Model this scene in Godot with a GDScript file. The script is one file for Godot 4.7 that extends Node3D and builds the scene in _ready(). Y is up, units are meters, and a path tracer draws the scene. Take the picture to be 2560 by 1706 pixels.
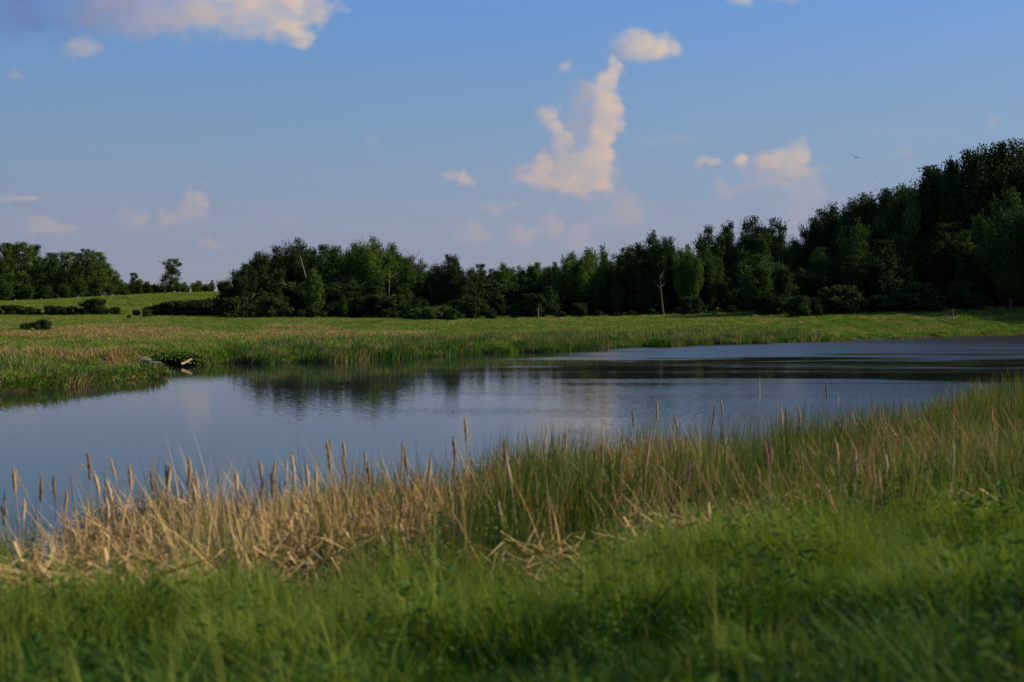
extends Node3D
# A pond seen from a raised road on a summer evening: rough grass and dead cattails on the near bank,
# still water, a marsh meadow on the far bank and a dark wood behind it. y = 0 is the water level.

const FPX := 3183.0                       # focal length in pixels of the 2560 x 1706 photograph
const EYE := Vector3(0.0, 3.0, 0.0)
const PITCH := -1.584                     # degrees
const SUN_TO := Vector3(0.80, 0.56, -0.06) # towards the sun

var rng := RandomNumberGenerator.new()
var cam_basis := Basis.from_euler(Vector3(deg_to_rad(PITCH), 0, 0))
var used := {}
var noise_a := FastNoiseLite.new()
var noise_b := FastNoiseLite.new()
var NEAR := [[-200.0, 10.0], [-60.0, 11.5], [-15.0, 13.2], [-6.0, 14.6], [0.0, 17.2], [5.0, 21.0], [10.0, 28.0], [14.0, 34.0], [20.0, 41.0], [60.0, 58.0], [300.0, 70.0]]
var FAR := [[-300.0, 25.0], [-120.0, 33.0], [-30.0, 40.0], [-17.5, 43.4], [-15.8, 48.5], [-15.2, 53.0], [-15.1, 66.0], [-12.5, 67.5], [-9.0, 68.0], [-6.5, 73.0], [-2.0, 79.5], [3.2, 84.5], [9.3, 92.5], [16.0, 98.5], [23.7, 105.0], [32.5, 113.0], [52.0, 131.0], [90.0, 150.0], [300.0, 180.0]]
var BANK := [[-50.0, 1.7], [0.0, 1.6], [3.0, 1.35], [5.0, 1.05], [8.0, 0.65], [10.0, 0.40], [12.0, 0.2], [15.0, 0.12], [80.0, 0.10]]
var tree_meshes := {}

func _ready() -> void:
	noise_a.seed = 11
	noise_a.frequency = 0.05
	noise_a.fractal_octaves = 3
	noise_b.seed = 23
	noise_b.frequency = 0.35
	noise_b.fractal_octaves = 3
	make_camera()
	make_sky_and_sun()
	make_ground()
	make_water()
	make_tree_shapes()
	plant_woods()
	plant_shrubs()
	make_far_marsh()
	make_near_bank()
	make_lodge()
	make_snags()
	make_cattails()
	make_birds()

# ---------------------------------------------------------------- camera, sky, sun

func make_camera() -> void:
	var c := Camera3D.new()
	c.name = "camera"
	c.position = EYE
	c.basis = cam_basis
	c.fov = rad_to_deg(2.0 * atan(853.0 / FPX))
	c.near = 0.1
	c.far = 6000.0
	add_child(c)
	c.current = true

func make_sky_and_sun() -> void:
	var e := Environment.new()
	e.background_mode = Environment.BG_SKY
	e.tonemap_mode = Environment.TONE_MAPPER_LINEAR
	e.tonemap_exposure = 1.3
	e.sdfgi_enabled = true
	e.ssao_enabled = true
	e.ssil_enabled = true
	var sky := Sky.new()
	var sm := PanoramaSkyMaterial.new()
	sm.panorama = ImageTexture.create_from_image(sky_image())
	sm.energy_multiplier = 0.71
	sky.sky_material = sm
	e.sky = sky
	var we := WorldEnvironment.new()
	we.name = "environment"
	we.environment = e
	var att := CameraAttributesPhysical.new()
	att.frustum_focal_length = 35.0
	att.frustum_focus_distance = 90.0
	att.exposure_aperture = 1.3
	we.camera_attributes = att
	add_child(we)
	var sun := DirectionalLight3D.new()
	sun.name = "sun"
	sun.light_energy = 1.6
	sun.light_color = Color(1.0, 0.92, 0.74)
	sun.light_angular_distance = 0.6
	sun.shadow_enabled = true
	add_child(sun)
	sun.look_at_from_position(SUN_TO.normalized() * 100.0, Vector3.ZERO, Vector3.UP)

func lin(r: float, g: float, b: float) -> Vector3:
	var c := Color(r / 255.0, g / 255.0, b / 255.0).srgb_to_linear()
	return Vector3(c.r, c.g, c.b)

func air(dir: Vector3) -> Vector3:
	var el := rad_to_deg(asin(clampf(dir.y, -1, 1)))
	var stops := [[-90.0, lin(120, 130, 140)], [0.0, lin(151, 156, 172)], [3.0, lin(147, 158, 179)], [7.0, lin(131, 159, 191)], [13.0, lin(104, 153, 210)], [22.0, lin(84, 135, 206)], [45.0, lin(66, 116, 190)], [90.0, lin(54, 100, 172)]]
	var c: Vector3 = stops[0][1]
	for i in stops.size() - 1:
		if el >= stops[i][0]:
			var t := clampf((el - stops[i][0]) / (stops[i + 1][0] - stops[i][0]), 0, 1)
			c = (stops[i][1] as Vector3).lerp(stops[i + 1][1], t)
	var s := SUN_TO.normalized()
	var cosa := clampf(dir.dot(s) * 0.5 + 0.5, 0, 1)
	c *= 0.93 + 0.30 * pow(cosa, 2.0)
	c += Vector3(0.55, 0.44, 0.30) * pow(cosa, 14.0) * 0.8
	c += Vector3(0.07, 0.055, 0.035) * pow(cosa, 3.0)
	return c

func dir_of(u: float, v: float) -> Vector3:
	return (cam_basis * Vector3((u - 1280.0) / FPX, (853.0 - v) / FPX, -1.0)).normalized()

# The clouds in view: photo x, y, half width, half height, thickness, how much of it is lit (1) or in its own shade (0)
var CLOUDS := [
	[560, 20, 250, 85, 1.0, 0.85], [330, 25, 200, 85, 0.95, 0.5], [90, 40, 250, 75, 0.85, 0.06], [700, 60, 90, 50, 1.0, 1.0], [795, 30, 50, 45, 0.55, 0.8], [640, 0, 160, 60, 1.0, 1.0], [745, 95, 35, 22, 0.8, 1.0],
	[195, 122, 55, 28, 0.6, 0.75], [30, 190, 24, 18, 0.4, 0.7],
	[1600, 108, 82, 34, 1.0, 1.0], [1632, 130, 62, 28, 1.0, 1.0], [1560, 130, 60, 22, 0.6, 0.6],
	[1416, 168, 22, 22, 0.7, 0.9],
	[1534, 168, 18, 24, 0.9, 1.0], [1520, 200, 34, 30, 1.0, 1.0], [1515, 240, 40, 34, 1.0, 1.0], [1510, 285, 42, 36, 1.0, 1.0], [1506, 325, 40, 36, 1.0, 1.0], [1498, 370, 38, 40, 1.0, 1.0], [1482, 420, 46, 44, 1.0, 1.0], [1470, 465, 55, 36, 1.0, 0.95], [1545, 325, 16, 12, 0.6, 0.9],
	[1470, 230, 34, 20, 0.5, 0.7], [1450, 320, 60, 120, 0.42, 0.6], [1400, 435, 120, 60, 0.75, 0.75], [1450, 430, 90, 70, 0.7, 0.9],
	[1366, 288, 30, 24, 0.95, 1.0], [1385, 318, 26, 26, 0.85, 0.95], [1408, 358, 26, 34, 0.8, 0.95],
	[1352, 415, 34, 32, 1.0, 1.0], [1330, 448, 60, 20, 0.9, 1.0], [1400, 465, 90, 26, 0.95, 0.95], [1300, 420, 26, 16, 0.5, 0.7],
	[1150, 450, 50, 20, 0.75, 0.9], [1165, 438, 16, 16, 0.8, 1.0], [1115, 448, 14, 10, 0.5, 0.9],
	[1772, 410, 40, 14, 0.75, 1.0], [1852, 402, 20, 22, 0.8, 1.0], [1920, 405, 55, 34, 0.7, 0.9], [1990, 398, 42, 38, 0.78, 1.0], [1960, 428, 110, 20, 0.6, 0.85],
	[1995, 510, 60, 80, 0.36, 0.85], [1810, 478, 34, 28, 0.45, 0.8], [1900, 460, 80, 22, 0.4, 0.8],
	[485, 498, 38, 36, 0.8, 0.85], [470, 540, 40, 30, 0.42, 0.7], [415, 545, 30, 26, 0.42, 0.7], [322, 552, 46, 30, 0.45, 0.7], [110, 572, 85, 24, 0.55, 0.7], [522, 606, 30, 18, 0.5, 0.7], [935, 358, 30, 24, 0.16, 0.7], [700, 545, 50, 14, 0.15, 0.7],
	[1170, 588, 50, 34, 0.42, 0.8], [1300, 592, 52, 28, 0.42, 0.8], [1380, 574, 28, 36, 0.45, 0.85], [1440, 592, 38, 34, 0.4, 0.8], [1235, 516, 60, 18, 0.45, 0.8], [1550, 530, 80, 50, 0.5, 0.7], [1500, 560, 50, 20, 0.3, 0.7],
	[1842, 4, 38, 18, 0.6, 0.9], [1990, -4, 100, 16, 0.4, 0.8], [30, 495, 60, 10, 0.5, 0.85], [70, 490, 22, 7, 0.5, 0.9], [130, 415, 90, 8, 0.15, 0.6],
	[2250, 380, 30, 26, 0.22, 0.8], [2490, 305, 26, 20, 0.24, 0.8], [1650, 350, 130, 14, 0.18, 0.8], [2200, 330, 200, 12, 0.12, 0.8],
]

func sky_image() -> Image:
	var W := 4096
	var H := 2048
	var small := Image.create_empty(512, 256, false, Image.FORMAT_RGBAF)
	var puff := FastNoiseLite.new()
	puff.seed = 5
	puff.frequency = 0.9
	puff.fractal_octaves = 5
	var lump := FastNoiseLite.new()
	lump.seed = 8
	lump.frequency = 0.16
	for j in 256:
		var el := (0.5 - (j + 0.5) / 256.0) * PI
		for i in 512:
			var az := ((i + 0.5) / 512.0 - 0.5) * TAU
			var dir := Vector3(sin(az) * cos(el), sin(el), -cos(az) * cos(el))
			var c := air(dir)
			# the same scattered small clouds go on all round
			if el > 0.0 and el < 1.2 and (absf(az) > 0.44 or el > 0.27):
				var p := dir * 9.0 + Vector3(3, 0, 1)
				p.y *= 2.2
				var k := clampf((puff.get_noise_3dv(p * 0.45) + 0.9 * lump.get_noise_3dv(p) - 0.22) * 3.2, 0, 1) * smoothstep(1.2, 0.5, el) * smoothstep(0.02, 0.12, el)
				c = c.lerp(cloud_color(el, 0.75), k * 0.75)
			small.set_pixel(i, j, Color(c.x, c.y, c.z, 1))
	small.resize(W, H, Image.INTERPOLATE_BILINEAR)
	# in view: at full resolution
	var fine := FastNoiseLite.new()
	fine.seed = 31
	fine.frequency = 0.011
	fine.fractal_octaves = 5
	fine.fractal_gain = 0.55
	var cell := FastNoiseLite.new()
	cell.seed = 4
	cell.noise_type = FastNoiseLite.TYPE_CELLULAR
	cell.frequency = 0.022
	cell.fractal_octaves = 2
	var i0 := int((0.5 - 26.0 / 360.0) * W)
	var i1 := int((0.5 + 26.0 / 360.0) * W)
	var j0 := int((0.5 - 16.5 / 180.0) * H)
	var j1 := int(0.5 * H)
	var inv := cam_basis.inverse()
	for j in range(j0, j1):
		var el := (0.5 - (j + 0.5) / H) * PI
		for i in range(i0, i1):
			var az := ((i + 0.5) / W - 0.5) * TAU
			var dir := Vector3(sin(az) * cos(el), sin(el), -cos(az) * cos(el))
			var q := inv * dir
			var u := 1280.0 - q.x / q.z * FPX
			var v := 853.0 + q.y / q.z * FPX
			var wob := Vector2(fine.get_noise_2d(u, v), fine.get_noise_2d(u + 900.0, v + 300.0))
			var bil := cell.get_noise_2d(u, v)
			var uu := u + wob.x * 30.0
			var vv := v + wob.y * 26.0
			var wisp := 0.80 + 0.55 * fine.get_noise_2d(u * 0.6 + 70.0, v * 1.1)
			var a := 0.0
			var lit := 0.0
			var wsum := 0.0
			for b: Array in CLOUDS:
				var dx: float = (uu - b[0]) / b[2]
				if absf(dx) > 1.7:
					continue
				var dy: float = (vv - b[1]) / b[3]
				if absf(dy) > 1.7:
					continue
				var r := sqrt(dx * dx + dy * dy) + 0.25 * (bil + 0.55) + 0.18 * wob.x
				# flatter, softer undersides and soft shaded left sides; crisp on the sunny right and top
				var soft := 0.95 + 0.45 * clampf(dy * 0.7 - dx * 0.6, -0.9, 1.0)
				var k: float = smoothstep(1.22, 1.22 - soft, r) * b[4]
				if k > 0.0:
					a = a + k - a * k
					var l: float = b[5] * (0.86 + 0.22 * clampf(dx * 0.7 - dy * 0.45, -1, 1) - 0.12 * (bil + 0.5))
					lit += l * k
					wsum += k
			if a > 0.002:
				var base := small.get_pixel(i, j)
				var cc := cloud_color(el, lit / wsum)
				var bl := Vector3(base.r, base.g, base.b).lerp(cc, clampf(a * wisp, 0.0, 0.92))
				small.set_pixel(i, j, Color(bl.x, bl.y, bl.z, 1))
	# column 0 of a panorama looks along -z
	var turned := Image.create_empty(W, H, false, Image.FORMAT_RGBAF)
	turned.blit_rect(small, Rect2i(W / 2, 0, W / 2, H), Vector2i(0, 0))
	turned.blit_rect(small, Rect2i(0, 0, W / 2, H), Vector2i(W / 2, 0))
	return turned

func cloud_color(el: float, lit: float) -> Vector3:
	var high := clampf(rad_to_deg(el) / 12.0, 0, 1)
	var bright := lin(212, 184, 172).lerp(lin(228, 206, 184), high)
	var dim := lin(124, 138, 176).lerp(lin(98, 126, 180), high)
	return dim.lerp(bright, clampf(lit, 0, 1.15))

# ---------------------------------------------------------------- helpers

func numbered(called: String) -> String:
	var n: int = used.get(called, 0)
	used[called] = n + 1
	return called if n == 0 else "%s_%03d" % [called, n]

func tag(o: Node, label := "", category := "", group := "", kind := "") -> void:
	if label: o.set_meta("label", label)
	if category: o.set_meta("category", category)
	if group: o.set_meta("group", group)
	if kind: o.set_meta("kind", kind)

func thing(called: String, at: Vector3, label: String, category: String, group := "") -> Node3D:
	var o := Node3D.new()
	o.name = numbered(called)
	add_child(o)
	o.position = at
	tag(o, label, category, group)
	return o

func part(called: String, mesh: Mesh, mat: Material, parent: Node3D) -> MeshInstance3D:
	var m := MeshInstance3D.new()
	m.name = called
	m.mesh = mesh
	m.material_override = mat
	parent.add_child(m, true)
	return m

func piece(called: String, mesh: Mesh, mat: Material) -> MeshInstance3D:
	var m := MeshInstance3D.new()
	m.name = numbered(called)
	m.mesh = mesh
	m.material_override = mat
	add_child(m)
	return m

func table(t: Array, x: float) -> float:
	if x <= t[0][0]:
		return t[0][1]
	for i in t.size() - 1:
		if x < t[i + 1][0]:
			return lerpf(t[i][1], t[i + 1][1], (x - t[i][0]) / (t[i + 1][0] - t[i][0]))
	return t[-1][1]

func near_edge(x: float) -> float:
	return table(NEAR, x) + 0.5 * sin(x * 1.3) + 0.3 * sin(x * 2.9 + 1.0)

func far_edge(x: float) -> float:
	return table(FAR, x) + 0.7 * sin(x * 0.8 + 2.0) + 0.4 * sin(x * 2.1)

# metres from the water onto land (negative: in the water); positive on the far bank only
func far_land(x: float, d: float) -> float:
	var s := d - far_edge(x)
	var e := 1.0 - sqrt(pow((x + 17.0) / 5.0, 2.0) + pow((d - 60.0) / 4.4, 2.0))
	if e > -0.4:
		s = minf(s, -e * 4.0)
	return s

func height(x: float, z: float) -> float:
	var d := -z
	var sn := near_edge(x) - d
	if sn > 0.0:
		return minf(table(BANK, d - 3.5 * smoothstep(-2.0, 5.0, x)) + 0.06 * noise_a.get_noise_2d(x * 6.0, d * 6.0), 0.02 + 0.10 * sn)
	var sf := far_land(x, d)
	if sf > 0.0:
		var h := 0.05 + 0.28 * smoothstep(0.0, 1.6, sf) + minf(sf, 110.0) * 0.008
		h += 0.5 * smoothstep(-15.0, 20.0, x) * smoothstep(10.0, 60.0, sf) + 2.3 * smoothstep(8.0, 68.0, x) * smoothstep(1.0, lerpf(40.0, 15.0, smoothstep(15.0, 60.0, x)), sf)
		h += smoothstep(205.0, 350.0, d) * (lerpf(5.4, 3.0, smoothstep(-78.0, -135.0, x)))
		h += noise_a.get_noise_2d(x, d) * 0.16 * smoothstep(2.0, 20.0, sf)
		return h
	return -minf(0.9, 0.03 + 0.12 * minf(-sn, -sf))

func on_ground(x: float, z: float) -> Vector3:
	return Vector3(x, height(x, z), z)

# the point at distance d in front of the camera that shows at photo pixel u, v
func at_pixel(u: float, v: float, d: float) -> Vector3:
	var k := dir_of(u, v)
	return EYE + k * (d / -k.z)

func mat(r: float, g: float, b: float, rough := 0.85) -> StandardMaterial3D:
	var m := StandardMaterial3D.new()
	m.albedo_color = Color(r, g, b).linear_to_srgb()
	m.roughness = rough
	m.metallic_specular = 0.3
	return m

func leaf_mat(r: float, g: float, b: float, through: Color, tinted := true, rough := 0.6) -> StandardMaterial3D:
	var m := mat(r, g, b, rough)
	m.metallic_specular = 0.2
	m.vertex_color_use_as_albedo = tinted
	m.backlight_enabled = true
	m.backlight = through
	m.cull_mode = BaseMaterial3D.CULL_DISABLED
	return m

class Shape:
	var v := PackedVector3Array()
	var c := PackedColorArray()
	var n := PackedVector3Array()
	var ix := PackedInt32Array()
	func mesh(smooth := false, colored := true) -> ArrayMesh:
		var a := []
		a.resize(Mesh.ARRAY_MAX)
		a[Mesh.ARRAY_VERTEX] = v
		if colored and c.size() == v.size():
			a[Mesh.ARRAY_COLOR] = c
		if smooth and n.size() == v.size():
			a[Mesh.ARRAY_NORMAL] = n
		a[Mesh.ARRAY_INDEX] = ix
		var m := ArrayMesh.new()
		m.add_surface_from_arrays(Mesh.PRIMITIVE_TRIANGLES, a)
		return m

# a small spray of leaves: a folded four-sided face
func spray(s: Shape, at: Vector3, nrm: Vector3, along: Vector3, size: float, wide: float, tint: Color) -> void:
	var t := (along - nrm * along.dot(nrm)).normalized()
	var b := nrm.cross(t)
	var k := s.v.size()
	s.v.append(at - t * size * 0.5)
	s.v.append(at + b * size * wide - nrm * size * 0.12)
	s.v.append(at + t * size * 0.5)
	s.v.append(at - b * size * wide - nrm * size * 0.12)
	for i in 4:
		s.c.append(tint)
	s.ix.append_array(PackedInt32Array([k, k + 1, k + 2, k, k + 2, k + 3]))

# a tapering tube along points with a radius each
func tube(s: Shape, pts: Array, radii: Array, sides := 6, tint := Color.WHITE) -> void:
	var k := s.v.size()
	for i in pts.size():
		var t: Vector3 = (pts[mini(i + 1, pts.size() - 1)] - pts[maxi(i - 1, 0)]).normalized()
		var a := t.cross(Vector3(0.31, 0.12, 0.94)).normalized()
		var b := t.cross(a)
		for j in sides:
			var w := TAU * j / sides
			var o := a * cos(w) + b * sin(w)
			s.v.append(pts[i] + o * radii[i])
			s.n.append(o)
			s.c.append(tint)
	for i in pts.size() - 1:
		for j in sides:
			var p := k + i * sides + j
			var q := k + i * sides + (j + 1) % sides
			s.ix.append_array(PackedInt32Array([p, p + sides, q, q, p + sides, q + sides]))
	# close the top
	var m := s.v.size()
	s.v.append(pts[-1])
	s.n.append((pts[-1] - pts[-2]).normalized())
	s.c.append(tint)
	for j in sides:
		s.ix.append_array(PackedInt32Array([k + (pts.size() - 1) * sides + j, m, k + (pts.size() - 1) * sides + (j + 1) % sides]))

# a flat tapering blade that rises along a bent line
func blade(s: Shape, foot: Vector3, lean: Vector3, tall: float, wide: float, droop: float, tint: Color, segs := 3) -> void:
	var side := Vector3(lean.z, 0, -lean.x)
	if side.length() < 0.01:
		side = Vector3(1, 0, 0)
	side = side.normalized().rotated(Vector3.UP, rng.randf_range(-0.9, 0.9))
	var k := s.v.size()
	for i in segs + 1:
		var t := float(i) / segs
		var p := foot + Vector3.UP * tall * (t - droop * t * t * 0.5) + lean * (t * 0.4 + t * t * 0.6 * (1.0 + droop))
		var w := wide * 0.5 * (1.0 - t * t * 0.92)
		if i == segs:
			s.v.append(p)
			s.c.append(tint)
		else:
			s.v.append(p - side * w)
			s.v.append(p + side * w)
			s.c.append(tint)
			s.c.append(tint)
	for i in segs - 1:
		var a := k + i * 2
		s.ix.append_array(PackedInt32Array([a, a + 1, a + 2, a + 1, a + 3, a + 2]))
	s.ix.append_array(PackedInt32Array([k + segs * 2 - 2, k + segs * 2 - 1, k + segs * 2]))

func flat_dir() -> Vector3:
	var w := rng.randf() * TAU
	return Vector3(cos(w), 0, sin(w))

func any_dir() -> Vector3:
	var y := rng.randf_range(-1, 1)
	return flat_dir() * sqrt(1.0 - y * y) + Vector3(0, y, 0)

func shade_of(lo: float, hi: float, yellow := 0.12) -> Color:
	var k := rng.randf_range(lo, hi)
	var y := rng.randf_range(-yellow, yellow)
	return Color(k * (1.0 + y), k, k * (1.0 - y))

func scatter(called: String, mesh: Mesh, m: Material, places: Array, tints: Array, label: String, category: String) -> void:
	var mm := MultiMesh.new()
	mm.transform_format = MultiMesh.TRANSFORM_3D
	mm.use_colors = true
	mm.mesh = mesh
	mm.instance_count = places.size()
	for i in places.size():
		mm.set_instance_transform(i, places[i])
		mm.set_instance_color(i, tints[i])
	var o := MultiMeshInstance3D.new()
	o.name = numbered(called)
	o.multimesh = mm
	o.material_override = m
	add_child(o)
	tag(o, label, category, "", "stuff")

# ---------------------------------------------------------------- ground and water

func noise_texture(seed_: int, freq: float, lo: float, hi: float, size := 512) -> NoiseTexture2D:
	var n := FastNoiseLite.new()
	n.seed = seed_
	n.frequency = freq
	n.fractal_octaves = 5
	var t := NoiseTexture2D.new()
	t.width = size
	t.height = size
	t.seamless = true
	t.noise = n
	var g := Gradient.new()
	g.set_color(0, Color(lo, lo, lo))
	g.set_color(1, Color(hi, hi, hi))
	t.color_ramp = g
	return t

func ground_color(x: float, d: float) -> Color:
	var n := noise_a.get_noise_2d(x * 1.4, d * 1.4)
	var f := noise_b.get_noise_2d(x, d)
	var green := Vector3(0.075, 0.105, 0.028)
	var dry := Vector3(0.19, 0.145, 0.07)
	var mud := Vector3(0.055, 0.042, 0.028)
	var sf := far_land(x, d)
	if near_edge(x) > d:
		var c := mud.lerp(green, smoothstep(11.5, 9.0, d + n * 3.0) * 0.7)
		return Color(c.x, c.y, c.z)
	if sf < 0.7:
		return Color(mud.x, mud.y, mud.z)
	var c2 := green.lerp(dry, clampf(0.1 + n * 0.9 + f * 0.4, 0, 0.7))
	if d > 207.0 + n * 4.0 and x < -20.0:
		c2 = Vector3(0.125, 0.175, 0.034)   # the sown field
	c2 *= 1.0 + 0.35 * f
	return Color(c2.x, c2.y, c2.z)

func make_ground() -> void:
	var s := Shape.new()
	var azs := []
	var a := -180.0
	while a < 180.01:
		azs.append(deg_to_rad(a))
		a += 0.4 if absf(a) < 36.0 else 4.0
	var rs := [0.02]
	var r := 0.6
	while r < 5000.0:
		rs.append(r)
		r *= 1.022 if r < 400.0 else 1.12
	for rr: float in rs:
		for az: float in azs:
			var x := sin(az) * rr
			var z := -cos(az) * rr
			s.v.append(on_ground(x, z))
			s.c.append(ground_color(x, -z))
	var w := azs.size()
	for i in rs.size() - 1:
		for j in w - 1:
			var p := i * w + j
			s.ix.append_array(PackedInt32Array([p, p + w, p + 1, p + 1, p + w, p + w + 1]))
	# smooth normals
	s.n.resize(s.v.size())
	for i in s.v.size():
		var p := s.v[i]
		var e := 0.3 + 0.01 * Vector2(p.x, p.z).length()
		s.n[i] = Vector3(height(p.x - e, p.z) - height(p.x + e, p.z), 2.0 * e, height(p.x, p.z - e) - height(p.x, p.z + e)).normalized()
	var m := StandardMaterial3D.new()
	m.vertex_color_use_as_albedo = true
	m.roughness = 0.95
	m.metallic_specular = 0.1
	m.albedo_texture = noise_texture(3, 0.02, 0.55, 1.0)
	m.uv1_triplanar = true
	m.uv1_world_triplanar = true
	m.uv1_scale = Vector3(0.11, 0.11, 0.11)
	var o := piece("ground", s.mesh(true), m)
	tag(o, "grassy ground of the banks, meadow and hillside", "ground", "", "structure")

func make_water() -> void:
	# slopes of the ripples: calm water with a faint swell, and ruffled streaks where the breeze touches it
	var N := 2048
	var side := 130.0
	var n1 := FastNoiseLite.new()
	n1.seed = 2
	n1.frequency = 0.17
	n1.fractal_octaves = 3
	var n2 := FastNoiseLite.new()
	n2.seed = 9
	n2.frequency = 0.40
	n2.fractal_octaves = 2
	var i1 := n1.get_image(N, N)
	var i2 := n2.get_image(N, N)
	var b1 := i1.get_data()
	var b2 := i2.get_data()
	var out := PackedFloat32Array()
	out.resize(N * N * 3)
	out.fill(1.0)
	# how ruffled, on a coarse grid
	var G := 256
	var amp := PackedFloat32Array()
	amp.resize((G + 1) * (G + 1))
	for j in G + 1:
		for i in G + 1:
			var x := (float(i) / G - 0.5) * side + 15.0
			var d := float(j) / G * side
			amp[j * (G + 1) + i] = ruffle(x, d)
	for j in N:
		var jn := ((j + 1) % N) * N
		var gj := j * G / N
		for i in N:
			var p := j * N + i
			var q := j * N + (i + 1) % N
			var w := amp[gj * (G + 1) + i * G / N]
			var sx := (b1[q] - b1[p]) * 0.045 + (b2[q] - b2[p]) * w
			var sz := (b1[jn + i] - b1[p]) * 0.06 + (b2[jn + i] - b2[p]) * w
			out[p * 3] = clampf(0.5 + sx * 0.0025, 0.0, 1.0)
			out[p * 3 + 1] = clampf(0.5 + sz * 0.004, 0.0, 1.0)
	var rough := Image.create_empty(G, G, false, Image.FORMAT_RF)
	for j in G:
		for i in G:
			var w := amp[j * (G + 1) + i]
			rough.set_pixel(i, j, Color(0.035 + 0.30 * clampf(w, 0.0, 1.0), 0, 0))
	var im := Image.create_from_data(N, N, false, Image.FORMAT_RGBF, out.to_byte_array())
	var m := StandardMaterial3D.new()
	m.albedo_color = Color(0.012, 0.016, 0.014).linear_to_srgb()
	m.roughness = 1.0
	m.roughness_texture = ImageTexture.create_from_image(rough)
	m.roughness_texture_channel = BaseMaterial3D.TEXTURE_CHANNEL_RED
	m.metallic_specular = 0.42
	m.normal_enabled = true
	m.normal_texture = ImageTexture.create_from_image(im)
	m.normal_scale = 0.26
	m.texture_repeat = true
	var s := SurfaceTool.new()
	s.begin(Mesh.PRIMITIVE_TRIANGLES)
	var x0 := -260.0
	var x1 := 300.0
	var z0 := -190.0
	var z1 := -8.0
	for p: Vector2 in [Vector2(x0, z0), Vector2(x1, z0), Vector2(x1, z1), Vector2(x0, z0), Vector2(x1, z1), Vector2(x0, z1)]:
		s.set_normal(Vector3.UP)
		s.set_uv(Vector2((p.x - 15.0) / side + 0.5, -p.y / side))
		s.add_vertex(Vector3(p.x, 0, p.y))
	s.generate_tangents()
	var o := piece("water", s.commit(), m)
	tag(o, "still pond water with a few ruffled streaks", "water", "", "structure")

# how far the breeze ruffles the water: calm in the lee of the left bank, streaks of ripples out on the right
func ruffle(x: float, d: float) -> float:
	var n := noise_a.get_noise_2d(x * 0.9, d * 2.2)
	var open := smoothstep(-6.0, 14.0, x + n * 8.0)
	var k := 0.012 + 0.05 * maxf(0.0, noise_a.get_noise_2d(x * 0.7 + 90.0, d * 4.0))
	var far := smoothstep(67.0, 76.0, d + n * 16.0 + 8.0 * noise_a.get_noise_2d(x * 0.25 + 60.0, d * 6.0))
	var near := smoothstep(52.0, 45.0, d + n * 14.0 + 6.0 * noise_a.get_noise_2d(x * 0.3 + 20.0, d * 6.0)) * smoothstep(-8.0, 6.0, x)
	var streak := smoothstep(0.10, 0.35, noise_a.get_noise_2d(x * 0.45 + 31.0, d * 3.2)) * 0.5
	return k + open * (far * 0.75 + near * 0.6 + streak * 0.4)

# ---------------------------------------------------------------- trees

var LEAF := []
var BARK: StandardMaterial3D
var PALE_BARK: StandardMaterial3D

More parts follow.
